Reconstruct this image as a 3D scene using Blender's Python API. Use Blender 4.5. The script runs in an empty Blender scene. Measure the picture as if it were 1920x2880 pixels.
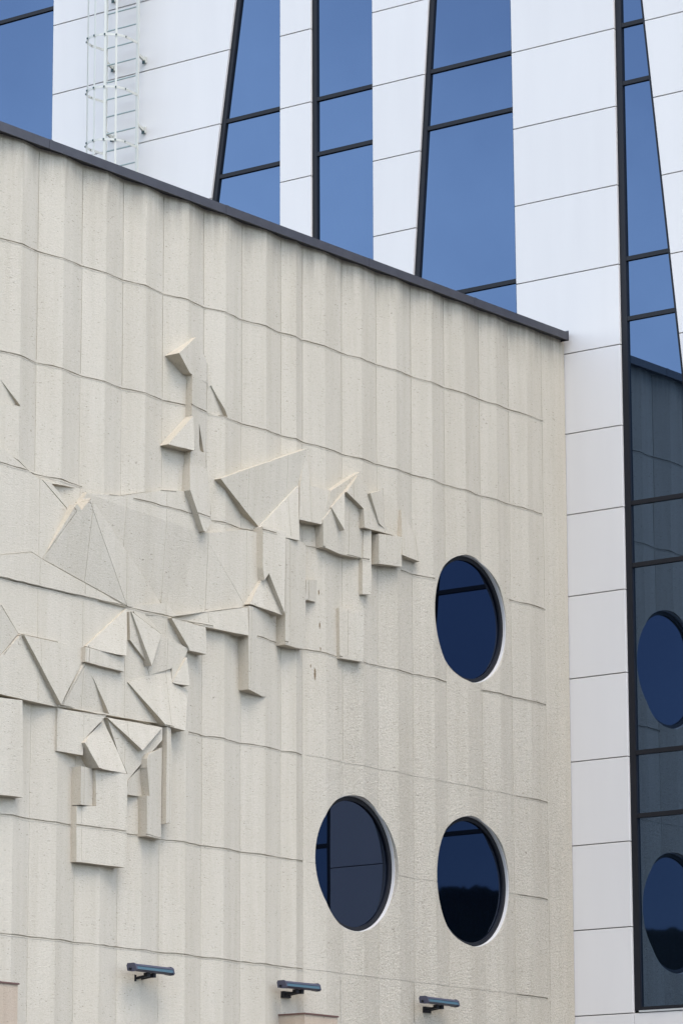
import bpy, math, random
from math import sin, cos, pi, radians
from mathutils import Vector, Matrix
from mathutils.geometry import delaunay_2d_cdt
from mathutils import noise as NZ
random.seed(7)
scene = bpy.context.scene
COL = scene.collection

# ------------------------------------------------------------------ camera
cam_data = bpy.data.cameras.new('camera')
cam = bpy.data.objects.new('camera', cam_data); COL.objects.link(cam)
F_PX, PITCH, ROLL, HEAD = 10504.27, radians(12.2161), radians(-0.18852), radians(36.707)
fw = Vector((cos(HEAD)*cos(PITCH), sin(HEAD)*cos(PITCH), sin(PITCH)))
rt0 = Vector((sin(HEAD), -cos(HEAD), 0)); up0 = rt0.cross(fw)
rt = rt0*cos(ROLL) + up0*sin(ROLL); up = up0*cos(ROLL) - rt0*sin(ROLL)
m = Matrix((rt, up, -fw)).transposed().to_4x4()
m.translation = Vector((-43.9905, -28.7572, 1.6))
cam.matrix_world = m
cam_data.sensor_fit = 'HORIZONTAL'; cam_data.sensor_width = 36.0
cam_data.lens = F_PX/1920*36.0
cam_data.clip_start = 0.5; cam_data.clip_end = 3000
scene.camera = cam

# ------------------------------------------------------------------ sky and sun (bright overcast)
SUN_EL, SUN_DIR = radians(60), Vector((-0.50, -0.86, 0)).normalized()
SUN_ROT = math.atan2(SUN_DIR.x, SUN_DIR.y)
world = bpy.data.worlds.new('World'); scene.world = world; world.use_nodes = True
nt = world.node_tree; nt.nodes.clear()
sky = nt.nodes.new('ShaderNodeTexSky'); sky.sky_type = 'NISHITA'; sky.sun_disc = False
sky.sun_elevation = SUN_EL; sky.sun_rotation = SUN_ROT
sky.air_density = 1.0; sky.dust_density = 1.0; sky.ozone_density = 1.0
hsv = nt.nodes.new('ShaderNodeHueSaturation'); hsv.inputs['Saturation'].default_value = 0.72
bg = nt.nodes.new('ShaderNodeBackground'); bg.inputs['Strength'].default_value = 0.15
wo = nt.nodes.new('ShaderNodeOutputWorld')
tc = nt.nodes.new('ShaderNodeTexCoord'); cn = nt.nodes.new('ShaderNodeTexNoise')
cn.inputs['Scale'].default_value = 5.0; cn.inputs['Detail'].default_value = 6.0; cn.inputs['Roughness'].default_value = 0.55
cr = nt.nodes.new('ShaderNodeValToRGB'); cr.color_ramp.elements[0].position = 0.35; cr.color_ramp.elements[0].color = (0.77, 0.78, 0.82, 1)
cr.color_ramp.elements[1].position = 0.68; cr.color_ramp.elements[1].color = (1.26, 1.22, 1.17, 1)
cm = nt.nodes.new('ShaderNodeMix'); cm.data_type = 'RGBA'; cm.blend_type = 'MULTIPLY'; cm.inputs[0].default_value = 1.0
nt.links.new(tc.outputs['Generated'], cn.inputs['Vector']); nt.links.new(cn.outputs['Fac'], cr.inputs[0]); nt.links.new(cr.outputs[0], cm.inputs[7])
nt.links.new(sky.outputs[0], hsv.inputs['Color']); nt.links.new(hsv.outputs[0], cm.inputs[6]); nt.links.new(cm.outputs[2], bg.inputs[0]); nt.links.new(bg.outputs[0], wo.inputs[0])
sun_data = bpy.data.lights.new('sun', 'SUN'); sun_data.energy = 0.5; sun_data.angle = radians(30); sun_data.color = (1.0, 0.92, 0.80)
sun = bpy.data.objects.new('sun', sun_data); COL.objects.link(sun)
to_sun = SUN_DIR*cos(SUN_EL) + Vector((0, 0, sin(SUN_EL)))
sun.rotation_euler = to_sun.to_track_quat('Z', 'Y').to_euler()
vs = scene.view_settings
vs.view_transform = 'Standard'; vs.look = 'None'; vs.gamma = 1.0; vs.use_curve_mapping = False
vs.exposure = 1.92

# ------------------------------------------------------------------ materials
def new_mat(name, color, rough=0.5, metallic=0.0, spec=0.5):
    mt = bpy.data.materials.new(name); mt.use_nodes = True
    b = mt.node_tree.nodes['Principled BSDF']
    b.inputs['Base Color'].default_value = (*color, 1); b.inputs['Roughness'].default_value = rough
    b.inputs['Metallic'].default_value = metallic; b.inputs['Specular IOR Level'].default_value = spec
    return mt, mt.node_tree, b

def node(t, kind, **kw):
    n = t.nodes.new(kind)
    for k, v in kw.items():
        if k in n.inputs: n.inputs[k].default_value = v
        else: setattr(n, k, v)
    return n

def ramp(t, fac, stops):
    r = t.nodes.new('ShaderNodeValToRGB'); e = r.color_ramp.elements
    while len(e) < len(stops): e.new(0.5)
    for el, (p, c) in zip(e, stops):
        el.position = p; el.color = (c, c, c, 1) if isinstance(c, (int, float)) else (*c, 1)
    t.links.new(fac, r.inputs[0]); return r.outputs[0]

def mix(t, fac, a, b, mode='MIX'):
    n = t.nodes.new('ShaderNodeMix'); n.data_type = 'RGBA'; n.blend_type = mode
    for s, v in ((0, fac), (6, a), (7, b)):
        if hasattr(v, 'is_output'): t.links.new(v, n.inputs[s])
        elif isinstance(v, (int, float)): n.inputs[s].default_value = v
        else: n.inputs[s].default_value = (*v, 1)
    return n.outputs[2]

def math_n(t, op, a, b=0.0, c=0.0):
    n = t.nodes.new('ShaderNodeMath'); n.operation = op
    for i, v in enumerate((a, b, c)):
        if hasattr(v, 'is_output'): t.links.new(v, n.inputs[i])
        else: n.inputs[i].default_value = v
    return n.outputs[0]

def concrete_material(name, base, base2, stain=None):
    mt, t, b = new_mat(name, base, 0.92, spec=0.2)
    pos = node(t, 'ShaderNodeNewGeometry').outputs['Position']
    sep = node(t, 'ShaderNodeSeparateXYZ'); t.links.new(pos, sep.inputs[0])
    def noise(scale, stretch=(1, 1, 1), detail=4.0, rough=0.6):
        mp = node(t, 'ShaderNodeMapping'); mp.inputs['Scale'].default_value = stretch
        t.links.new(pos, mp.inputs[0])
        n = node(t, 'ShaderNodeTexNoise', Scale=scale, Detail=detail, Roughness=rough)
        t.links.new(mp.outputs[0], n.inputs['Vector']); return n.outputs['Fac']
    mr = node(t, 'ShaderNodeMapRange'); mr.inputs['From Min'].default_value = -6.6; mr.inputs['From Max'].default_value = -5.2
    t.links.new(sep.outputs[0], mr.inputs['Value'])
    mz = node(t, 'ShaderNodeMapRange'); mz.inputs['From Min'].default_value = 13.5; mz.inputs['From Max'].default_value = 8.0
    t.links.new(sep.outputs[2], mz.inputs['Value'])
    # colour: broad clouding, vertical weather streaks, fine grain, dark pits
    cloud = noise(0.9, (1, 1, 0.5), 5.0)
    streak = noise(7.0, (1, 1, 0.06), 4.0)
    grain = noise(55.0, (1, 1, 1), 3.0, 0.7)
    pit_s = noise(34.0, (0.5, 1, 1.9), 4.0, 0.66)
    patch = noise(2.2, (1, 1, 1), 3.0)
    col = mix(t, ramp(t, cloud, ((0.3, 0.0), (0.7, 1.0))), base, base2)
    col = mix(t, 0.42, col, ramp(t, streak, ((0.35, 0.42), (0.6, 0.56))), 'SOFT_LIGHT')
    col = mix(t, 0.4, col, ramp(t, grain, ((0.3, 0.42), (0.7, 0.58))), 'OVERLAY')
    pits = ramp(t, pit_s, ((0.325, 1.0), (0.385, 0.0)))
    pmask = math_n(t, 'MULTIPLY', pits, ramp(t, patch, ((0.35, 0.22), (0.65, 0.9))))
    col = mix(t, pmask, col, (0.16, 0.14, 0.105))
    # darker brown vertical streaks, stronger towards the parapet
    top_streak = noise(9.0, (1, 1, 0.10), 5.0)
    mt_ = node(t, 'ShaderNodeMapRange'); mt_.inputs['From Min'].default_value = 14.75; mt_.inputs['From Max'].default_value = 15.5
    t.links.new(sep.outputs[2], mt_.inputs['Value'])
    dm = math_n(t, 'MULTIPLY', math_n(t, 'POWER', mt_.outputs[0], 1.6), ramp(t, top_streak, ((0.36, 0.0), (0.64, 0.95))))
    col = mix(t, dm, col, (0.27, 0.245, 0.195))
    # darker speckle in the sprayed area
    spk = noise(60.0, (0.8, 1, 1.3), 3.0, 0.7)
    # a few rust runs, where they are on the wall
    rust = None
    for (rx, rz, sx, sz) in ((-5.969, 10.848, .016, .045), (-5.952, 10.412, .018, .05), (-5.939, 10.106, .014, .03), (-6.042, 9.763, .024, .10), (-6.12, 9.86, .012, .03)):
        dx = math_n(t, 'MULTIPLY_ADD', sep.outputs[0], 1/sx, -rx/sx); dz = math_n(t, 'MULTIPLY_ADD', sep.outputs[2], 1/sz, -rz/sz)
        d = math_n(t, 'ADD', math_n(t, 'MULTIPLY', dx, dx), math_n(t, 'MULTIPLY', dz, dz))
        rust = d if rust is None else math_n(t, 'MINIMUM', rust, d)
    rn = math_n(t, 'MULTIPLY_ADD', grain, 2.4, -1.2)
    rmask = ramp(t, math_n(t, 'ADD', rust, rn), ((0.25, 0.85), (0.9, 0.0)))
    col = mix(t, rmask, col, (0.11, 0.065, 0.02))
    col = mix(t, math_n(t, 'MULTIPLY_ADD', math_n(t, 'MULTIPLY', mr.outputs[0], mz.outputs[0]), 0.5, 0.12), col, ramp(t, spk, ((0.33, 0.33), (0.62, 0.60))), 'OVERLAY')
    info = node(t, 'ShaderNodeObjectInfo')
    col = mix(t, 1.0, col, ramp(t, info.outputs['Random'], ((0.0, 0.965), (1.0, 1.0))), 'MULTIPLY')
    t.links.new(col, b.inputs['Base Color'])
    # relief: trowelled horizontal tooth everywhere, coarser sprayed pebble-dash on the lower right of the wall
    tooth = noise(40.0, (0.5, 1, 1.9), 6.0, 0.74)
    pebble = noise(31.0, (0.85, 1, 1.25), 6.0, 0.74)
    pm = math_n(t, 'MULTIPLY', mr.outputs[0], mz.outputs[0])
    hgt = mix(t, math_n(t, 'MULTIPLY_ADD', pm, 0.75, 0.12), ramp(t, tooth, ((0.0, 0.0), (1.0, 1.0))), ramp(t, pebble, ((0.32, 0.0), (0.68, 1.0))))
    hgt2 = math_n(t, 'MULTIPLY_ADD', pmask, -0.35, hgt)
    stg = math_n(t, 'MULTIPLY_ADD', pm, 0.16, 0.33)
    bp = node(t, 'ShaderNodeBump', Distance=0.05)
    t.links.new(stg, bp.inputs['Strength'])
    t.links.new(hgt2, bp.inputs['Height']); t.links.new(bp.outputs[0], b.inputs['Normal'])
    return mt

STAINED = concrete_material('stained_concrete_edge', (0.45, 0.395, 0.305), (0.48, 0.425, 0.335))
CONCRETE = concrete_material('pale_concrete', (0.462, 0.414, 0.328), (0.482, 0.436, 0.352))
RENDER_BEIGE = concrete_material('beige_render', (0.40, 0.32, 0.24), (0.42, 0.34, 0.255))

def panel_material():
    mt, t, b = new_mat('white_cladding', (0.80, 0.80, 0.81), 0.38, spec=0.4)
    info = node(t, 'ShaderNodeObjectInfo'); pos = node(t, 'ShaderNodeNewGeometry').outputs['Position']
    mp = node(t, 'ShaderNodeMapping'); mp.inputs['Scale'].default_value = (1, 1, 0.15); t.links.new(pos, mp.inputs[0])
    n = node(t, 'ShaderNodeTexNoise', Scale=2.5, Detail=5.0); t.links.new(mp.outputs[0], n.inputs['Vector'])
    c = mix(t, ramp(t, n.outputs['Fac'], ((0.35, 0.0), (0.7, 1.0))), (0.586, 0.558, 0.520), (0.568, 0.540, 0.504))
    c = mix(t, 1.0, c, ramp(t, info.outputs['Random'], ((0.0, 0.97), (1.0, 1.0))), 'MULTIPLY')
    t.links.new(c, b.inputs['Base Color'])
    n2 = node(t, 'ShaderNodeTexNoise', Scale=1.1, Detail=1.0); t.links.new(pos, n2.inputs['Vector'])
    bp = node(t, 'ShaderNodeBump', Strength=0.12, Distance=0.02); t.links.new(n2.outputs['Fac'], bp.inputs['Height']); t.links.new(bp.outputs[0], b.inputs['Normal'])
    return mt
PANEL = panel_material()

def glass_material(name, tint, f0, body):
    # solar control glass: a tinted mirror coating over a dark body, reflection rising towards grazing
    mt = bpy.data.materials.new(name); mt.use_nodes = True; t = mt.node_tree; t.nodes.clear()
    pos = node(t, 'ShaderNodeNewGeometry').outputs['Position']
    n = node(t, 'ShaderNodeTexNoise', Scale=0.7, Detail=2.0); t.links.new(pos, n.inputs['Vector'])
    bp = node(t, 'ShaderNodeBump', Strength=0.02, Distance=0.02); t.links.new(n.outputs['Fac'], bp.inputs['Height'])
    gl = node(t, 'ShaderNodeBsdfGlossy', Roughness=0.012); gl.inputs['Color'].default_value = (*tint, 1)
    df = node(t, 'ShaderNodeBsdfDiffuse'); df.inputs['Color'].default_value = (*body, 1)
    lw = node(t, 'ShaderNodeFresnel', IOR=1.5)
    fac = math_n(t, 'ADD', math_n(t, 'MULTIPLY', lw.outputs[0], 0.9), f0)
    mx = node(t, 'ShaderNodeMixShader'); o = node(t, 'ShaderNodeOutputMaterial')
    t.links.new(bp.outputs[0], gl.inputs['Normal']); t.links.new(fac, mx.inputs[0])
    t.links.new(df.outputs[0], mx.inputs[1]); t.links.new(gl.outputs[0], mx.inputs[2]); t.links.new(mx.outputs[0], o.inputs[0])
    return mt
GLASS = glass_material('blue_coated_glass', (0.45, 0.655, 1.0), 0.148, (0.003, 0.005, 0.008))
GLASS_DARK = glass_material('navy_glass', (0.46, 0.60, 0.95), 0.035, (0.001, 0.0015, 0.003))
FRAME = new_mat('black_aluminium', (0.007, 0.0075, 0.010), 0.5, 0.0, 0.25)[0]
JOINT = new_mat('dark_joint_backing', (0.012, 0.022, 0.019), 0.8)[0]
def coping_material():
    mt, t, b = new_mat('grey_coping_sheet', (0.045, 0.044, 0.052), 0.42)
    pos = node(t, 'ShaderNodeNewGeometry').outputs['Position']
    n = node(t, 'ShaderNodeTexNoise', Scale=6.0, Detail=4.0); t.links.new(pos, n.inputs['Vector'])
    t.links.new(ramp(t, n.outputs['Fac'], ((0.3, (0.026, 0.025, 0.031)), (0.7, (0.038, 0.037, 0.044)))), b.inputs['Base Color'])
    return mt
COPING = coping_material()
LINING = new_mat('white_window_lining', (0.50, 0.48, 0.45), 0.5)[0]
LADDER = new_mat('cream_galvanised_steel', (0.47, 0.47, 0.415), 0.6)[0]
RUNG = new_mat('shadow_tone_rung', (0.27, 0.33, 0.31), 0.6)[0]  # grey-green shade of the rungs' shadow side, put into their colour
BOLT = new_mat('dark_bolt', (0.02, 0.05, 0.05), 0.5)[0]
LAMP_BODY = new_mat('slate_lamp_casing', (0.045, 0.045, 0.066), 0.5)[0]
LAMP_GLASS = new_mat('lamp_glass', (0.05, 0.10, 0.125), 0.3)[0]
CAP_METAL = new_mat('brown_metal_cap', (0.10, 0.045, 0.035), 0.5)[0]
SILL = new_mat('silver_sill', (0.55, 0.57, 0.57), 0.4, 0.6)[0]
ROOF = new_mat('roof_felt', (0.10, 0.10, 0.10), 0.9)[0]

# ------------------------------------------------------------------ object helpers
def link(o, parent=None):
    COL.objects.link(o)
    if parent: o.parent = parent
    return o
def mesh_obj(name, verts, faces, mat, parent=None):
    me = bpy.data.meshes.new(name); me.from_pydata(verts, [], faces); me.validate(); me.update()
    me.materials.append(mat)
    return link(bpy.data.objects.new(name, me), parent)
def thing(name, label, cat, loc=(0, 0, 0), group=None):
    o = bpy.data.objects.new(name, None); o.location = loc; COL.objects.link(o)
    o['label'] = label; o['category'] = cat
    if group: o['group'] = group
    return o
class MB:
    def __init__(s): s.v = []; s.f = []
    def add(s, v, f):
        k = len(s.v); s.v += [tuple(p) for p in v]; s.f += [tuple(i+k for i in q) for q in f]; return s
    def box(s, a, b):
        x0, y0, z0 = a; x1, y1, z1 = b
        return s.add([(x0,y0,z0),(x1,y0,z0),(x1,y1,z0),(x0,y1,z0),(x0,y0,z1),(x1,y0,z1),(x1,y1,z1),(x0,y1,z1)],
                     [(0,3,2,1),(4,5,6,7),(0,1,5,4),(1,2,6,5),(2,3,7,6),(3,0,4,7)])
    def prism_x(s, poly, x0, x1):
        # poly: (y, z) outline, extruded along x
        n = len(poly); v = [(x0, y, z) for y, z in poly]+[(x1, y, z) for y, z in poly]
        return s.add(v, [tuple(range(n)), tuple(range(2*n-1, n-1, -1))]+[(i, n+i, n+(i+1) % n, (i+1) % n) for i in range(n)])
    def prism_y(s, poly, y0, y1):
        n = len(poly); v = [(x, y0, z) for x, z in poly]+[(x, y1, z) for x, z in poly]
        return s.add(v, [tuple(range(n)), tuple(range(2*n-1, n-1, -1))]+[(i, n+i, n+(i+1) % n, (i+1) % n) for i in range(n)])
    def bar(s, a, b, w, d, n=4):
        a = Vector(a); b = Vector(b); z = (b-a).normalized()
        x = z.cross(Vector((0, 0, 1)) if abs(z.z) < 0.9 else Vector((1, 0, 0))).normalized(); y = z.cross(x)
        ring = [(x*cos(2*pi*(i+.5)/n)*w*.5+y*sin(2*pi*(i+.5)/n)*d*.5)*(1.414 if n == 4 else 1) for i in range(n)]
        return s.add([a+r for r in ring]+[b+r for r in ring], [tuple(range(n-1, -1, -1)), tuple(range(n, 2*n))]+[(i, (i+1) % n, n+(i+1) % n, n+i) for i in range(n)])
    def build(s, name, mat, parent=None):
        o = mesh_obj(name, s.v, s.f, mat, parent)
        import bmesh
        bm = bmesh.new(); bm.from_mesh(o.data); bmesh.ops.recalc_face_normals(bm, faces=bm.faces); bm.to_mesh(o.data); bm.free()
        return o

# ------------------------------------------------------------------ ground and wooded slope across the street
def ground():
    mt, t, b = new_mat('asphalt', (0.05, 0.05, 0.052), 0.9)
    n = node(t, 'ShaderNodeTexNoise', Scale=30.0, Detail=6.0)
    t.links.new(ramp(t, n.outputs['Fac'], ((0.3, 0.04), (0.7, 0.062))), b.inputs['Base Color'])
    o = mesh_obj('ground', [(-1500, -1500, 0), (1500, -1500, 0), (1500, 1500, 0), (-1500, 1500, 0)], [(0, 1, 2, 3)], mt)
    o['kind'] = 'structure'
    mt, t, b = new_mat('paving', (0.25, 0.24, 0.23), 0.85)
    n = node(t, 'ShaderNodeTexBrick', Scale=1.0); n.inputs['Color1'].default_value = (0.09, 0.088, 0.085, 1); n.inputs['Color2'].default_value = (0.11, 0.107, 0.104, 1); n.inputs['Mortar'].default_value = (0.1, 0.1, 0.1, 1)
    t.links.new(node(t, 'ShaderNodeNewGeometry').outputs['Position'], n.inputs['Vector']); t.links.new(n.outputs[0], b.inputs['Base Color'])
    o = MB().box((-22, -14, 0.004), (-0.001, -0.001, 0.12)).build('pavement', mt); o['kind'] = 'structure'
ground()
def hillside():
    mt, t, b = new_mat('woodland', (0.035, 0.05, 0.022), 0.95, spec=0.1)
    pos = node(t, 'ShaderNodeNewGeometry').outputs['Position']
    n = node(t, 'ShaderNodeTexNoise', Scale=0.16, Detail=8.0); t.links.new(pos, n.inputs['Vector'])
    t.links.new(ramp(t, n.outputs['Fac'], ((0.35, (0.018, 0.028, 0.012)), (0.7, (0.06, 0.085, 0.03)))), b.inputs['Base Color'])
    from mathutils import noise as N
    v = []; f = []; na, nr = 2200, 16
    for j in range(nr):
        for i in range(na):
            a = radians(165 + 130*i/(na-1)); r = 190 + 170*j/(nr-1)
            dg = math.degrees(a); u = max(0, min(1, (dg-212.1)/1.5)); u = u*u*(3-2*u)
            w = max(0, min(1, (dg-215.2)/.9)); w = w*w*(3-2*w)
            ridge = 38.0 + 4.2*u - 4.4*w + .5*N.noise(Vector((a*40, 0, 7))) + .22*N.noise(Vector((a*210, 0, 9))) + .3*N.noise(Vector((a*620, 0, 3))) + .6*N.noise(Vector((a*9, 0, 4)))
            k = min(1, j/(nr*.62)); ends = min(1, 6*i/(na-1), 6*(na-1-i)/(na-1))
            h = ridge*k**.8*ends
            if 0 < j: h += ends*(0.35*N.noise(Vector((a*300, j*1.7, 1))) + 0.35*N.noise(Vector((a*800, j*4.1, 3))))
            v.append((r*cos(a), r*sin(a), h if j else -0.5))
    for j in range(nr-1):
        for i in range(na-1):
            f.append((j*na+i, j*na+i+1, (j+1)*na+i+1, (j+1)*na+i))
    o = mesh_obj('hill', v, f, mt); o['kind'] = 'structure'
hillside()

# ------------------------------------------------------------------ concrete building
cb = thing('concrete_building', 'pale ribbed concrete building with carved relief, round windows and dark parapet edge', 'building', (-7, 0, 0))
CBO = Vector((-7, 0, 0))
def cpart(o): o.location = Vector(o.location) - CBO; return o

VALLEY = [-14.67, -13.88, -13.09, -12.30, -11.51, -10.70, -9.92, -9.14, -8.33, -7.55, -6.73, -6.27, -5.41, -4.63, -3.83, -3.05, -2.20, -1.47, -0.62, -0.012]
RIDGE = [(-14.25,.075), (-13.47,.075), (-12.67,.075), (-11.87,.075), (-11.11,.080), (-10.31,.070), (-9.55,.075), (-8.72,.080), (-7.97,.080), (-7.12,.070), (-6.47,.060), (-5.84,.060), (-5.02,.055), (-4.25,.070), (-3.42,.068), (-2.61,.055), (-1.82,.045), (-1.05,.040), (-0.33,.012)]
ROWZ = [0.0, 1.83, 3.20, 4.57, 5.941, 7.31, 8.68, 10.06, 11.43, 12.80, 14.177, 15.475]
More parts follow.
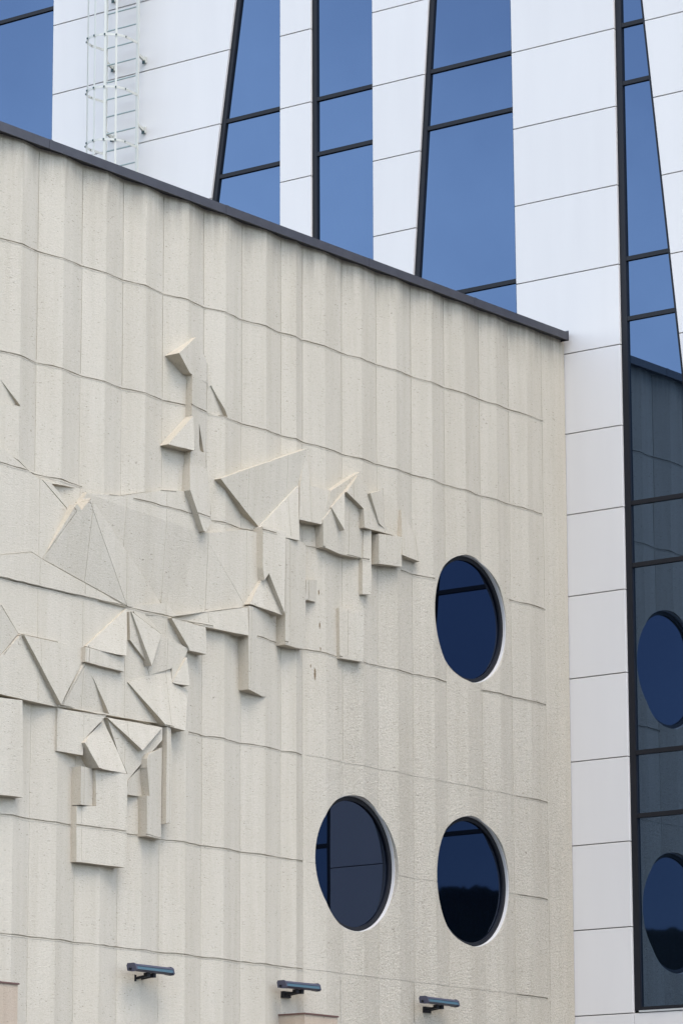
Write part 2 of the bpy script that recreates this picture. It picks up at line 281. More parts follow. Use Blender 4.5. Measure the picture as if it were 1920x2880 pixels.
# relief facets: outline on the wall (x, z) and the plane a*x + b*z + c that gives how far the face stands out
RELIEF = [
 ([(-12.601,11.768),(-12.227,11.638),(-11.56,11.36),(-10.675,11.348),(-9.993,11.423),(-9.246,11.626),(-8.809,11.69),(-8.418,11.217),(-7.592,11.401),(-7.211,11.418),(-7.225,10.861),(-7.502,10.442),(-7.582,10.407),(-9.057,10.061),(-8.812,9.754),(-8.845,9.581),(-9.021,9.242),(-9.112,8.707),(-10.251,8.686),(-11.105,8.68),(-12.156,8.69),(-12.521,8.676)], (-0.0,0.0,0.09)),
 ([(-12.421,12.606),(-12.169,12.464),(-11.841,12.182),(-12.162,12.176),(-12.411,12.179)], (-0.0,0.0,0.02)),
 ([(-9.106,13.381),(-8.639,13.7),(-8.32,13.438),(-8.283,13.12),(-8.73,13.184),(-8.82,13.198)], (-0.23079,-0.00423,-1.80486)),
 ([(-8.747,13.186),(-8.306,13.173),(-8.297,12.779),(-8.315,12.289),(-8.286,12.084),(-8.786,11.906)], (-0.25782,0.00679,-2.18049)),
 ([(-8.793,12.043),(-8.382,12.058),(-8.318,11.38),(-8.502,11.189),(-8.813,11.691)], (-0.14375,-0.05953,-0.38197)),
 ([(-8.203,13.178),(-8.092,13.036),(-7.907,12.814),(-8.245,12.801),(-8.258,13.131)], (-0.0,-0.0,0.012)),
 ([(-8.543,12.607),(-8.394,12.263),(-8.531,12.258)], (0.0,0.0,0.03)),
 ([(-8.771,12.643),(-9.186,12.211),(-8.762,12.201)], (0.16493,-0.01945,1.89247)),
 ([(-8.149,11.961),(-6.327,12.692),(-6.477,12.157),(-7.274,11.479),(-7.597,11.648)], (-0.03223,0.06117,-0.85226)),
 ([(-6.327,12.692),(-6.273,12.205),(-5.802,12.216),(-6.059,11.724),(-6.549,11.706),(-6.536,11.709),(-6.496,12.152)], (-0.00401,-0.05035,0.72124)),
 ([(-7.329,11.473),(-6.521,12.161),(-6.589,11.415),(-6.862,11.416),(-7.251,11.407)], (0.10641,-0.09433,1.97122)),
 ([(-5.086,11.817),(-4.933,11.836),(-4.945,10.971),(-5.098,10.948)], (0.19588,-0.00263,1.1274)),
 ([(-6.047,11.789),(-5.856,11.968),(-5.505,12.267),(-5.055,12.128),(-5.083,11.426),(-5.601,11.404),(-6.025,11.428)], (-0.08178,0.02466,-0.61655)),
 ([(-5.842,12.212),(-5.153,12.595),(-5.467,12.267),(-5.828,11.988),(-6.016,11.799)], (-0.06943,0.05355,-0.9089)),
 ([(-5.865,11.977),(-5.618,12.22),(-5.648,11.704)], (0.16962,-0.04859,1.74675)),
 ([(-5.593,12.229),(-5.28,12.51),(-4.934,12.339),(-4.742,11.969),(-4.235,11.866),(-5.005,11.831),(-5.152,11.83),(-5.164,12.084)], (-0.10566,-0.03923,0.10301)),
 ([(-5.051,12.308),(-4.612,12.446),(-4.581,11.897),(-4.801,11.944)], (-0.2259,-0.04432,-0.3921)),
 ([(-4.796,11.808),(-4.272,11.851),(-4.285,11.44),(-4.8,11.402)], (-0.0,0.0,0.155)),
 ([(-4.204,12.245),(-4.297,11.597),(-3.778,11.598),(-3.825,11.926)], (-0.17972,-0.1126,0.71731)),
 ([(-10.742,11.337),(-9.303,10.221),(-9.135,10.23),(-8.958,10.101),(-8.429,11.215)], (0.00315,0.08196,-0.80206)),
 ([(-9.135,10.23),(-8.952,10.102),(-7.567,10.408),(-8.429,11.215)], (0.047,0.05564,-0.13809)),
 ([(-8.952,10.102),(-8.429,11.215),(-7.573,10.406)], (0.04996,0.0529,-0.08211)),
 ([(-10.857,11.326),(-11.449,10.4),(-9.909,10.053)], (0.0432,0.13432,-0.81221)),
 ([(-10.841,11.313),(-9.135,10.23),(-9.905,10.056)], (-0.14228,-0.00253,-1.27382)),
 ([(-8.933,10.089),(-7.664,10.376),(-7.652,10.016),(-8.379,10.036)], (0.15505,-0.00791,1.46983)),
 ([(-7.629,10.403),(-7.061,10.432),(-7.041,9.33),(-7.22,9.311),(-7.602,9.342),(-7.628,10.02)], (-0.21361,0.01739,-1.61846)),
 ([(-7.341,11.474),(-6.908,11.472),(-6.927,10.39),(-7.262,10.527),(-7.345,10.937)], (0.06742,-0.00268,0.71582)),
 ([(-7.228,10.883),(-7.607,10.434),(-6.918,10.391)], (-0.0369,-0.12482,1.21169)),
 ([(-6.843,11.404),(-6.371,11.423),(-6.371,10.684),(-6.379,10.031),(-6.592,10.014),(-6.848,10.021)], (-0.08418,0.00242,-0.43344)),
 ([(-6.371,10.684),(-6.345,10.947),(-6.02,11.006),(-6.049,10.705)], (-0.23246,0.00592,-1.41698)),
 ([(-5.571,10.7),(-5.106,10.719),(-5.121,10.039),(-5.556,10.033)], (0.13324,5e-05,0.81082)),
 ([(-11.304,11.341),(-10.6,11.41),(-10.884,11.075)], (-0.0,0.0,0.015)),
 ([(-12.41,10.279),(-12.223,10.32),(-11.672,10.445),(-11.477,10.391),(-9.925,10.049),(-12.217,10.065),(-12.405,10.065)], (-0.0,-0.0,0.115)),
 ([(-12.493,9.804),(-12.251,9.716),(-11.872,9.443),(-12.222,9.134),(-12.449,8.946)], (-0.15312,0.02449,-1.94933)),
 ([(-11.88,9.423),(-11.196,9.433),(-10.693,9.426),(-10.73,9.269),(-11.164,8.685),(-11.208,8.663)], (-0.0725,-0.05706,-0.15184)),
 ([(-11.853,9.436),(-12.244,9.11),(-12.449,8.946),(-12.432,8.677),(-12.234,8.676),(-11.141,8.67)], (-0.06814,-0.01552,-0.53661)),
 ([(-9.943,10.026),(-10.69,9.459),(-10.347,9.423),(-10.03,9.426)], (0.11358,-0.1472,2.73517)),
 ([(-10.723,9.443),(-10.005,9.416),(-10.012,9.239),(-10.726,9.263)], (-0.0,0.0,0.155)),
 ([(-9.808,10.005),(-9.763,10.025),(-9.373,9.415),(-9.414,9.4),(-9.804,9.697)], (-0.0,-0.0,0.04)),
 ([(-9.891,9.996),(-9.854,9.988),(-9.508,9.394),(-9.876,9.65)], (0.0,0.0,0.13)),
 ([(-9.878,9.998),(-9.32,9.798),(-9.545,9.373)], (-0.01338,-0.08712,0.88883)),
 ([(-9.549,10.018),(-9.076,10.053),(-8.707,9.716),(-9.212,9.819)], (0.04544,0.09156,-0.40643)),
 ([(-9.278,9.803),(-8.762,9.699),(-8.823,9.583),(-9.034,9.24),(-9.318,8.9),(-9.493,9.359)], (0.02794,0.04465,-0.0546)),
 ([(-9.128,10.028),(-8.453,10.012),(-8.44,9.671),(-8.769,9.672),(-8.793,9.713)], (0.0,-0.0,0.16)),
 ([(-8.838,9.578),(-9.06,9.23),(-8.8,9.223)], (0.26795,-0.02778,2.80415)),
 ([(-10.697,9.25),(-11.108,8.7),(-10.2,8.707),(-10.482,9.076)], (-0.10952,0.07307,-1.73108)),
 ([(-9.88,9.135),(-9.246,8.677),(-8.891,8.654),(-8.754,9.191),(-9.046,9.237),(-9.051,9.419)], (0.02291,-0.14579,1.66431)),
 ([(-11.147,8.652),(-10.331,8.663),(-10.652,8.379),(-10.708,8.314),(-10.717,8.144),(-11.152,8.147)], (0.06811,-0.00162,0.86813)),
 ([(-10.252,8.658),(-10.044,8.258),(-9.869,8.016),(-9.874,7.937),(-9.554,8.241),(-9.265,8.5),(-9.267,8.654)], (0.04748,0.01802,0.42922)),
 ([(-10.282,8.618),(-10.646,8.377),(-10.746,8.284),(-10.517,8.0),(-9.95,8.008),(-10.068,8.254)], (-0.09449,-0.21231,0.92161)),
 ([(-10.27,8.65),(-9.303,8.644),(-9.707,8.316)], (0.05074,-0.15381,1.97159)),
 ([(-9.627,8.224),(-9.59,8.284),(-9.236,8.413),(-9.231,7.293),(-9.609,7.291)], (-0.23741,0.00869,-2.15026)),
 ([(-9.21,8.667),(-9.137,8.663),(-9.107,8.305),(-9.107,7.49),(-9.215,7.481)], (-0.0826,0.00293,-0.614)),
 ([(-10.79,8.004),(-10.475,8.015),(-10.477,7.569),(-10.787,7.548)], (-0.25599,8e-05,-2.60241)),
 ([(-10.485,8.008),(-9.959,8.0),(-9.965,7.305),(-9.995,6.875),(-10.784,6.876),(-10.79,7.537),(-10.47,7.565)], (0.1018,-0.00391,1.2256)),
 ([(-9.876,7.936),(-9.62,8.118),(-9.549,7.782),(-9.886,7.767)], (-0.15085,0.03707,-1.66607)),
 ([(-12.431,8.639),(-12.244,8.632),(-11.852,8.651),(-11.823,7.518),(-12.291,7.503)], (-0.0,0.0,0.17)),
]
JOINTS = [(14.177,-14.67,-0.59),(12.8,-14.67,-0.65),(11.43,-14.67,-10.65),(11.43,-9.79,-7.08),(11.43,-6.4,-5.98),(11.43,-5.45,-4.97),(11.43,-4.16,-3.37),(11.43,-1.52,-0.6),(10.06,-14.67,-8.95),(10.06,-8.95,-8.25),(10.06,-7.39,-6.78),(10.06,-6.26,-5.51),(10.06,-5.01,-3.05),(10.06,-2.23,-0.62),(8.68,-10.99,-9.1),(8.68,-8.66,-6.29),(8.68,-1.42,-0.62),(7.31,-14.67,-6.27),(7.31,-1.4,-0.66),(5.941,-14.67,-6.27),(5.941,-1.44,-0.7),
          (4.57,-14.67,-0.6),(3.20,-14.67,-0.6),(1.83,-14.67,-0.6)]
WINDOWS = [(-2.495, 11.012, 0.886), (-2.503, 7.398, 0.886), (-5.158, 7.392, 0.886)]

CREASES = [[(-10.97, 11.044), (-11.449, 10.402)], [(-11.449, 10.398), (-9.895, 10.059)], [(-12.195, 10.327), (-11.644, 10.453), (-11.449, 10.398)], [(-12.227, 11.638), (-11.587, 11.426), (-10.971, 11.057)], [(-12.162, 9.739), (-11.861, 9.445), (-12.167, 9.148)], [(-11.861, 9.445), (-11.156, 9.445)], [(-10.644, 9.472), (-10.66, 9.259), (-11.083, 8.702)], [(-9.792, 10.009), (-9.24, 9.817)], [(-10.656, 11.352), (-10.089, 11.405), (-9.259, 11.619), (-9.256, 11.619), (-8.97, 11.655)]]

def build_wall():
    faces = []; info = []          # polygon, (kind, data)
    def addf(poly, inf):
        ar = sum(poly[i][0]*poly[(i+1) % len(poly)][1]-poly[(i+1) % len(poly)][0]*poly[i][1] for i in range(len(poly)))
        if ar < 0: poly = poly[::-1]
        faces.append(poly); info.append(inf)
    for c in range(len(VALLEY)-1):
        x0, x1 = VALLEY[c], VALLEY[c+1]; xr, h = RIDGE[c]; h *= .88
        for r in range(len(ROWZ)-1):
            z0, z1 = ROWZ[r], ROWZ[r+1]
            s = h/(xr-x0); addf([(x0, z0), (xr, z0), (xr, z1), (x0, z1)], ('base', (c, r), (s, 0, -s*x0)))
            s = -h/(x1-xr); addf([(xr, z0), (x1, z0), (x1, z1), (xr, z1)], ('base', (c, r), (s, 0, -s*x1)))
    for i, (pl, pn) in enumerate(RELIEF):
        q = []
        for k, (ax, az) in enumerate(pl):
            bx, bz = pl[(k+1) % len(pl)]; L = math.hypot(bx-ax, bz-az); n = max(1, int(L/.14))
            for j in range(n):
                t_ = j/n; px, pz = ax+(bx-ax)*t_, az+(bz-az)*t_
                d_ = NZ.noise_vector(Vector((px*4, pz*4, 5)))*.004 + NZ.noise_vector(Vector((px*11, pz*11, 2)))*.0025
                q.append((max(px+d_.x, -14.66), pz+d_.y))
        addf(q, ('relief', i, pn))
    for z, xa, xb in JOINTS:
        n = max(1, int((xb-xa)/0.13))
        pts = [(xa+(xb-xa)*k/n, z+random.uniform(-.005, .005), random.uniform(.004, .011), random.uniform(.006, .017)) for k in range(n+1)]
        for k in range(n):
            (ax, az, aw, al), (bx, bz, bw, bl) = pts[k], pts[k+1]
            # uneven trowelled lip under the open joint, then the joint itself
            addf([(ax, az-aw-al), (bx, bz-bw-bl), (bx, bz-bw), (ax, az-aw)], ('groove', -.004, None))
            addf([(ax, az-aw), (bx, bz-bw), (bx, bz+bw), (ax, az+aw)], ('groove', .018, None))
    for ln in CREASES:
        for (ax, az), (bx, bz) in zip(ln[:-1], ln[1:]):
            L = math.hypot(bx-ax, bz-az); nx, nz = -(bz-az)/L*.006, (bx-ax)/L*.006
            addf([(ax+nx, az+nz), (ax-nx, az-nz), (bx-nx, bz-nz), (bx+nx, bz+nz)], ('groove', .010, None))
    # faint lines where the sprayed area runs over the joints
    for z in (8.68, 7.31, 5.941):
        addf([(-6.2, z-.006), (-1.45, z-.006), (-1.45, z+.006), (-6.2, z+.006)], ('groove', 0.004, None))
    for c, x in enumerate(VALLEY[1:-1]):
        for r in range(len(ROWZ)-1):
            z0, z1 = ROWZ[r]+.03, ROWZ[r+1]-.03
            d = 0.007 if r > 8 else (-0.004 if random.random() < .75 else 0.005)
            if -6.0 < x < -1.6 and z1 < 8.8: d = -0.003
            xm = x+random.uniform(-.006, .006); w_ = .006 if d > 0 else .008
            addf([(x-w_, z0), (x+w_, z0), (xm+w_, z1), (xm-w_, z1)], ('groove', d, None))
    for x, z0, z1 in ((-3.868, 5.425, 5.937), (-5.487, 5.31, 5.894)):
        addf([(x-.007, z0), (x+.007, z0), (x+.007, z1), (x-.007, z1)], ('groove', .02, None))
    for (cx, cz, r) in WINDOWS:
        addf([(cx+r*cos(2*pi*k/72), cz+r*sin(2*pi*k/72)) for k in range(72)], ('hole', 0, None))
    verts = []; idx = {}; fi = []
    for pl in faces:
        q = []
        for p in pl:
            k = (round(p[0], 4), round(p[1], 4))
            if k not in idx: idx[k] = len(verts); verts.append(Vector(k))
            if not q or q[-1] != idx[k]: q.append(idx[k])
        fi.append(q)
    V, E, T, _, _, OF = delaunay_2d_cdt(verts, [], fi, 1, 1e-5, True)
    tri = []
    for t, of in zip(T, OF):
        if not of: continue
        top = None; groove = 0.0; hole = False; cell = None
        for k in sorted(of):
            kd = info[k]
            if kd[0] == 'groove': groove = kd[1] if groove <= 0 else max(groove, kd[1])
            elif kd[0] == 'hole': hole = True
            else: top = kd
            if kd[0] == 'base' and cell is None: cell = kd[1]
        if top is None: continue
        key = ('r', top[1]) if top[0] == 'relief' else ('b',)+top[1]
        tri.append((tuple(t), key, top[2], groove, hole))
    BACK = -0.20
    def hgt(rec, p):
        if rec[4]: return BACK
        a, b, c = rec[2]; return a*p.x+b*p.y+c-rec[3]
    edges = {}
    for n, rec in enumerate(tri):
        t = rec[0]
        for i in range(len(t)):
            a, b = t[i], t[(i+1) % len(t)]
            edges.setdefault((min(a, b), max(a, b)), []).append((n, a, b))
    groups = {}
    def emit(key, pts, side=0):
        groups.setdefault(key, []).append((pts, side))
    for rec in tri:
        if rec[4]: continue
        emit(rec[1], [(V[k].x, -hgt(rec, V[k]), V[k].y) for k in rec[0]])
    def quad(key, pa, pb, ha, hb, la, lb):
        # pa->pb runs counter-clockwise round the higher triangle
        P = [(pa.x, -ha, pa.y), (pa.x, -la, pa.y), (pb.x, -lb, pb.y), (pb.x, -hb, pb.y)]
        out = []
        for p in P:
            if not out or max(abs(p[i]-out[-1][i]) for i in range(3)) > 1e-5: out.append(p)
        if len(out) > 2 and max(abs(out[0][i]-out[-1][i]) for i in range(3)) < 1e-5: out.pop()
        if len(out) > 2: emit(key, out, 1 if max(ha-la, hb-lb) > .035 and min(la, lb) > -.1 else 0)
    for (a, b), us in edges.items():
        if len(us) == 1:
            n, p, q = us[0]; rec = tri[n]
            if not rec[4]: quad(rec[1], V[p], V[q], hgt(rec, V[p]), hgt(rec, V[q]), BACK, BACK)
        elif len(us) == 2:
            (n0, p0, q0), (n1, p1, q1) = us; r0, r1 = tri[n0], tri[n1]
            d0 = hgt(r0, V[a])-hgt(r1, V[a]); d1 = hgt(r0, V[b])-hgt(r1, V[b])
            if abs(d0) < 2e-4 and abs(d1) < 2e-4: continue
            def wall(hi, lo, p, q):
                quad(hi[1], V[p], V[q], hgt(hi, V[p]), hgt(hi, V[q]), hgt(lo, V[p]), hgt(lo, V[q]))
            if d0 >= -1e-5 and d1 >= -1e-5: wall(r0, r1, p0, q0)
            elif d0 <= 1e-5 and d1 <= 1e-5: wall(r1, r0, p1, q1)
            else:
                tt = d0/(d0-d1); M = V[a].lerp(V[b], tt)
                for (hi, lo, p, q) in ((r0, r1, p0, q0), (r1, r0, p1, q1)):
                    e = p if hgt(hi, V[p]) > hgt(lo, V[p]) else q
                    if e == p: quad(hi[1], V[p], M, hgt(hi, V[p]), hgt(hi, M), hgt(lo, V[p]), hgt(hi, M))
                    else: quad(hi[1], M, V[q], hgt(hi, M), hgt(hi, V[q]), hgt(hi, M), hgt(lo, V[q]))
    for key in sorted(groups, key=str):
        vv = []; ix = {}; ff = []; sides = {}
        for pts, side in groups[key]:
            q = []
            for p in pts:
                k = tuple(round(c, 4) for c in p)
                if k not in ix: ix[k] = len(vv); vv.append(k)
                if not q or q[-1] != ix[k]: q.append(ix[k])
            if len(q) > 1 and q[0] == q[-1]: q.pop()
            if len(set(q)) > 2: ff.append(q); sides[tuple(q)] = side
        # separate the pieces that a relief facet cuts off from one another
        root = list(range(len(vv)))
        def find(i):
            while root[i] != i: root[i] = root[root[i]]; i = root[i]
            return i
        for q in ff:
            for i in q[1:]: root[find(i)] = find(q[0])
        comps = {}
        for q in ff: comps.setdefault(find(q[0]), []).append(q)
        for fs in comps.values():
            used = sorted({i for q in fs for i in q}); mp = {i: n for n, i in enumerate(used)}
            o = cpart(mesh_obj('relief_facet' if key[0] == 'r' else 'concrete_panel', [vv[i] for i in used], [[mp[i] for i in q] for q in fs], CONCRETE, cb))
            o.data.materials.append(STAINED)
            if len(o.data.polygons) == len(fs):
                o.data.polygons.foreach_set('material_index', [sides[tuple(q)] for q in fs])
build_wall()

# building mass behind the skin, roof
cpart(MB().box((-14.67, 0.26, 0), (-0.02, 14, 15.2)).build('roof', ROOF, cb))
cpart(MB().box((-14.67, 0.203, 0), (-0.02, 0.255, 5.0)).build('inner_wall', ROOF, cb))
# parapet coping in folded sheets
xs = [-14.69, -11.45, -8.02, -4.93, -2.45, -0.10]
for k in range(len(xs)-1):
    x0, x1 = xs[k]+.004, xs[k+1]-.004
    b = MB().prism_x([(-.135, 15.458), (-.135, 15.574), (.30, 15.60), (.30, 15.478), (-.115, 15.478), (-.115, 15.458)], x0, x1)
    if k == 4: b.box((x1, -.14, 15.452), (x1+.012, .30, 15.60))
    if k: b.box((x0-.03, -.1385, 15.4555), (x0+.03, -.134, 15.577))
    cpart(b.build('coping', COPING, cb))
# round windows
for (cx, cz, r) in WINDOWS:
    N = 96; ro, ri = r-.009, r-.064; b = MB()
    ys = (0.04, 0.10)
    v = []; f = []
    for k in range(N):
        c, s = cos(2*pi*k/N), sin(2*pi*k/N)
        v += [(cx+ro*c, ys[0], cz+ro*s), (cx+ri*c, ys[0]+.006, cz+ri*s), (cx+ri*c, ys[1], cz+ri*s), (cx+ro*c, ys[1], cz+ro*s)]
    for k in range(N):
        a, e = 4*k, 4*((k+1) % N)
        f += [(a+i, a+(i+1) % 4, e+(i+1) % 4, e+i) for i in range(4)]
    w = cpart(MB().add(v, f).build('round_window', FRAME, cb))
    # smooth lining of the opening: a thin ring from the frame out to the wall face
    v = []; f = []; l0, l1 = r-.0015, r-.0075
    for k in range(N):
        c, s = cos(2*pi*k/N), sin(2*pi*k/N)
        v += [(cx+l0*c, -.004, cz+l0*s), (cx+l1*c, -.001, cz+l1*s), (cx+l1*c, .12, cz+l1*s), (cx+l0*c, .12, cz+l0*s)]
    for k in range(N):
        a, e = 4*k, 4*((k+1) % N)
        f += [(a+i, a+(i+1) % 4, e+(i+1) % 4, e+i) for i in range(4)]
    o = MB().add(v, f).build('lining', LINING, w)
    rg = ri+.004
    o = mesh_obj('pane', [(cx+rg*cos(2*pi*k/N), 0.072, cz+rg*sin(2*pi*k/N)) for k in range(N)]+[(cx+rg*cos(2*pi*k/N), 0.085, cz+rg*sin(2*pi*k/N)) for k in range(N)],
                 [tuple(range(N)), tuple(range(2*N-1, N-1, -1))]+[(k, k+N, (k+1) % N+N, (k+1) % N) for k in range(N)], GLASS_DARK, w)
# rendered boxes at the foot of the view, each under a thin metal cap
for (x0, x1) in ((-6.782, -6.104), (-12.85, -12.142)):
    w = cpart(MB().box((x0, -.42, 0), (x1, 0.06, 5.325)).build('pilaster', RENDER_BEIGE, cb))
    MB().box((x0-.012, -.435, 5.325), (x1+.012, 0.02, 5.343)).build('metal_cap', CAP_METAL, w)

# ------------------------------------------------------------------ white panelled building
pb = thing('panelled_building', 'white panelled building with tall slanted strips of blue glass behind the concrete wall', 'building', (0, 0, 0))
PZ = [5.733+1.1943*k for k in range(-5, 19)]
PZ[0] = 0.0
def lin(y, z, s): return lambda q: y+(z-q)*s
def cst(y): return lambda q: y
STRIPS = [  # left edge, right edge, bottom, transoms, widths of the side mullions
    dict(l=cst(11.95), r=cst(9.927), zb=13.0, wl=.085, wr=.03),
    dict(l=lin(6.108, 22.051, .149), r=cst(5.216), zb=13.0, wl=.085, wr=.025),
    dict(l=cst(4.607), r=cst(3.430), zb=13.0, wl=.085, wr=.025),
    dict(l=lin(2.365, 21.226, .075), r=lin(.868, 21.226, -.008), zb=13.0, wl=.085, wr=.025),
    dict(l=cst(-.955), r=lin(-1.448, 20.385, -.0965), zb=5.765, wl=.10, wr=.05),
    dict(l=cst(-4.13), r=cst(-6.4), zb=5.765, wl=.085, wr=.03),
]
ZT = 27.2
TR = [20.10, 19.21, 16.555, 15.66, 12.945, 12.043, 9.363, 8.472, 23.68, 22.79, 26.4]
def slab(mbx, quad, x0, x1):  # quad: four (y, z), extruded from x0 (front) to x1
    mbx.prism_x(quad, x0, x1)
# white columns between the strips
cols = [(cst(16.0), STRIPS[0]['l'], 13.0)]
for i in range(5):
    cols.append((STRIPS[i]['r'], STRIPS[i+1]['l'], 13.0 if i < 3 else 0.0))
cols.append((STRIPS[5]['r'], cst(-12.0), 0.0))
GAP = .0065
for ci, (le, re, zb) in enumerate(cols):
    for k in range(len(PZ)-1):
        z0, z1 = PZ[k]+GAP, PZ[k+1]-GAP
        if z1 < zb+.1: continue
        if k == 0: z0 = 0.0
        L0, L1, R0, R1 = le(z0)-.004, le(z1)-.004, re(z0)+.004, re(z1)+.004
        if ci == 4 and z1 > 15.2 : pass
        if ci == 4 and z1 < 6.0: R0 = R1 = -.958
        if ci == 5 and z1 < 6.0: L0 = L1 = -.966; R0 = R1 = -3.8
        if ci == 6 and z1 < 6.0: L0 = L1 = -3.813
        # small lip around each tray, slightly uneven setting
        dx = random.uniform(0, .0015)
        o = MB(); n = 4; b_ = .004
        q = [(L0, z0), (R0, z0), (R1, z1), (L1, z1)]
        cy = sum(p[0] for p in q)/4; cz = sum(p[1] for p in q)/4
        qi = [(p[0]-math.copysign(b_, p[0]-cy), p[1]-math.copysign(b_, p[1]-cz)) for p in q]
        v = [(dx, y, z) for y, z in qi]+[(dx+b_, y, z) for y, z in q]+[(.062, y, z) for y, z in q]
        f = [(0, 1, 2, 3), (11, 10, 9, 8)]+[(i+4*j, 4+i+4*j, 4+(i+1) % 4+4*j, (i+1) % 4+4*j) for j in (0, 1) for i in range(4)]
        o.add(v, f).build('cladding_panel', PANEL, pb)
    z0, z1 = max(zb, 0), ZT
    if zb == 0.0:
        q0 = 5.7
        lo = [(cols[ci][0](q0) if ci == 4 else -.96, 0), (-12 if ci == 6 else re(q0), 0)]
        MB().prism_x([(le(z1), z1), (le(5.75), 5.75), (re(5.75), 5.75), (re(z1), z1)], .064, .40).build('backing_wall', JOINT, pb)
    else:
        MB().prism_x([(le(z1), z1), (le(z0), z0), (re(z0), z0), (re(z1), z1)], .064, .40).build('backing_wall', JOINT, pb)
MB().box((.064, -12, 0), (.40, .83, 5.70)).build('backing_wall', JOINT, pb)
# glazed strips
GX = .078
for s in STRIPS:
    le, re, zb, wl, wr = s['l'], s['r'], s['zb'], s['wl'], s['wr']
    z1 = ZT
    fr = MB()
    fr.prism_x([(le(z1), z1), (le(zb), zb), (le(zb)-wl, zb), (le(z1)-wl, z1)], .040, .13)
    fr.prism_x([(re(z1)+wr, z1), (re(zb)+wr, zb), (re(zb), zb), (re(z1), z1)], .040, .13)
    strip = fr.build('window_strip', FRAME, pb)
    zs = sorted(z for z in TR if z > zb+.3)
    hw = .031
    for z in zs:
        MB().prism_x([(le(z)-wl+.001, z-hw), (re(z)+wr-.001, z-hw), (re(z)+wr-.001, z+hw), (le(z)-wl+.001, z+hw)], .044, .12).build('transom', FRAME, strip)
    if zb < 6:
        MB().prism_x([(le(zb)-wl+.001, zb), (re(zb)+wr-.001, zb), (re(zb)+wr-.001, zb+.05), (le(zb)-wl+.001, zb+.05)], .044, .12).build('transom', FRAME, strip)
        MB().prism_x([(le(zb)-wl, zb-.028), (re(zb), zb-.028), (re(zb), zb-.003), (le(zb)-wl, zb-.003)], -.012, .14).build('sill', SILL, strip)
    cuts = [zb]+zs+[z1]
    for a, c in zip(cuts[:-1], cuts[1:]):
        a += hw-.004; c -= hw-.004
        t1, t2 = random.uniform(-.003, .003), random.uniform(-.002, .002)
        q = [(le(a)-wl+.004, a), (re(a)+wr-.004, a), (re(c)+wr-.004, c), (le(c)-wl+.004, c)]
        ym = (q[0][0]+q[1][0])/2; zm = (a+c)/2
        v = [(GX+t1*(y-ym)+t2*(z-zm), y, z) for y, z in q]+[(GX+.02+t1*(y-ym)+t2*(z-zm), y, z) for y, z in q]
        MB().add(v, [(0, 1, 2, 3), (7, 6, 5, 4)]+[(i, 4+i, 4+(i+1) % 4, (i+1) % 4) for i in range(4)]).build('pane', GLASS, strip)
MB().box((.41, -12, 0), (14, 16, ZT)).build('roof', ROOF, pb)

# ------------------------------------------------------------------ caged ladder on the white facade
LX, LYR, LYL = -.25, 7.90, 8.56
ld = thing('caged_ladder', 'cream metal access ladder with safety cage fixed to the white panels above the parapet', 'ladder', (LX, (LYR+LYL)/2, 15.3))
LO = ld.location.copy()
def lpart(o): o.location = Vector(o.location)-LO; return o
for y in (LYR, LYL):
    lpart(MB().box((LX-.012, y-.026, 15.3), (LX+.012, y+.026, 26.9)).build('stringer', LADDER, ld))
z = 18.345+1.6-.29*15
while z < 26.6:
    lpart(MB().bar((LX, LYR+.03, z), (LX, LYL-.03, z), .024, .024, 8).build('rung', RUNG, ld)); z += .2905
HC = (-.57, 8.23); HR = .36
def hoop_pts():
    pts = [(LX-.012, LYR)]
    for k in range(13):
        a = radians(-70-(220)*k/12)
        pts.append((HC[0]+HR*sin(a)*1.0*(1) if False else HC[0]-HR*math.sin(pi*k/12), HC[1]-HR*math.cos(pi*k/12)))
    pts.append((LX-.012, LYL)); return pts
HP = hoop_pts()
for k in range(8):
    hz = 17.28+.876*k if k else 17.28
    v = []; f = []
    for (x, y) in HP: v += [(x, y, hz-.020), (x, y, hz+.020)]
    # give the flat band its thickness, inwards
    n = len(HP); cx, cy = -.45, 8.23
    for (x, y) in HP:
        d = Vector((cx-x, cy-y)); d = d.normalized()*.006; v += [(x+d.x, y+d.y, hz-.020), (x+d.x, y+d.y, hz+.020)]
    for i in range(n-1):
        a, b = 2*i, 2*(i+1); f += [(a, a+1, b+1, b), (2*n+a, 2*n+b, 2*n+b+1, 2*n+a+1), (a, b, 2*n+b, 2*n+a), (a+1, 2*n+a+1, 2*n+b+1, b+1)]
    h = lpart(MB().add(v, f).build('hoop', LADDER, ld))
    for i in (1, 3, 5, 7, 9, 11, 13):
        x, y = HP[i]; MB().box((x-.016, y-.012, hz-.014), (x-.007, y+.012, hz+.014)).build('bolt', BOLT, h)
for i in (3, 5, 7, 9, 11):
    x, y = HP[i]
    d = Vector((HC[0]-x, HC[1]-y, 0)).normalized()*.01; tn = Vector((-d.y, d.x, 0)).normalized()*.017
    p = Vector((x, y, 0))+d
    q = [p+tn+d*.4, p-tn+d*.4, p-tn-d*.1, p+tn-d*.1]
    lpart(MB().add([(c.x, c.y, 17.0) for c in q]+[(c.x, c.y, 26.9) for c in q], [(0, 1, 2, 3), (7, 6, 5, 4)]+[(j, 4+j, 4+(j+1) % 4, (j+1) % 4) for j in range(4)]).build('cage_bar', LADDER, ld))
for zb_ in (18.66+1.6-1.178*2, 18.66+1.6-1.178, 18.66+1.6, 19.842+1.6, 21.02+1.6, 23.8, 25.0):
    for y, yo in ((LYR, .05), (LYL, .05)):
        o = lpart(MB().bar((LX+.01, y+.0, zb_+.03), (-.03, y+yo, zb_-.0), .03, .05).box((-.03, y+yo-.035, zb_-.05), (-.002, y+yo+.035, zb_+.05)).build('bracket', LADDER, ld))
        MB().box((-.045, y+yo-.02, zb_-.07), (-.031, y+yo+.025, zb_-.015)).build('bolt', BOLT, o)

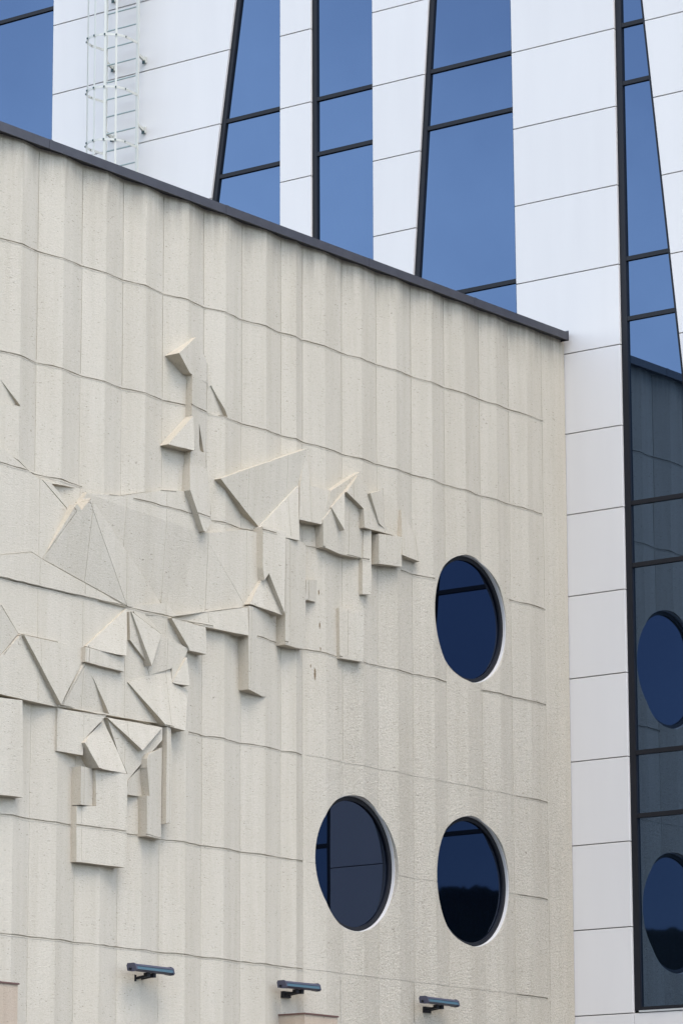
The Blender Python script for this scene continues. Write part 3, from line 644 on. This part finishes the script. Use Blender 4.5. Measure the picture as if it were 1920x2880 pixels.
# ------------------------------------------------------------------ linear floodlights on brackets
def floodlight():
    t = thing('floodlight', '', 'wall light')
    L = .36
    sec = [(-.075, -.028), (-.060, .026), (-.035, .044), (.050, .044), (.062, .020), (.050, -.035), (-.010, -.046), (-.055, -.044)]
    MB().prism_x(sec, -L+.022, L-.022).build('casing', LAMP_BODY, t)
    big = [(y*1.13-.002, z*1.15) for y, z in sec]
    for s in (-1, 1):
        x0, x1 = sorted((s*L, s*(L-.028))); c = MB().prism_x(big, x0, x1).build('end_cap', LAMP_BODY, t)
    MB().bar((-L-.025, .0, -.02), (-L+.002, .0, -.02), .03, .03, 8).build('cable_gland', FRAME, t)
    # glass strip let into the front, with the rim above and below it
    MB().prism_x([(-.083, -.024), (-.074, .012), (-.066, .010), (-.075, -.026)], -L+.03, L-.03).build('lens', LAMP_GLASS, t)
    MB().prism_x([(-.080, .014), (-.066, .034), (-.055, .030), (-.068, .012)], -L+.03, L-.03).build('rim', LAMP_BODY, t)
    br = MB(); br.bar((-.04, -.02, -.075), (-.05, .17, -.10), .03, .028); br.bar((.05, -.02, -.075), (.03, .17, -.10), .03, .028)
    br.box((-.075, -.02, -.095), (-.02, .04, -.045)); br.box((.03, -.02, -.095), (.085, .04, -.045))
    br.build('bracket', FRAME, t)
    MB().box((-.09, .165, -.14), (.06, .235, -.06)).build('wall_plate', FRAME, t)
    return t
def copy_tree(o, parent=None):
    c = o.copy(); COL.objects.link(c)
    if parent: c.parent = parent
    for ch in o.children: copy_tree(ch, c)
    return c
fl = floodlight()
spots = [(-9.675, 'slate wall floodlight left of the other two, with its bracket on the ribbed wall'),
         (-6.765, 'slate wall floodlight mounted just above the capped beige box'),
         (-3.725, 'slate wall floodlight mounted below the lower right round window')]
lamps = [fl]+[copy_tree(fl) for _ in spots[1:]]
for o, (x, lab) in zip(lamps, spots):
    o.location = (x+.12, -.22, 5.695); o['label'] = lab; o['group'] = 'floodlights along the concrete wall'
    o.rotation_euler = (0, radians(random.uniform(-.6, .6)), 0)
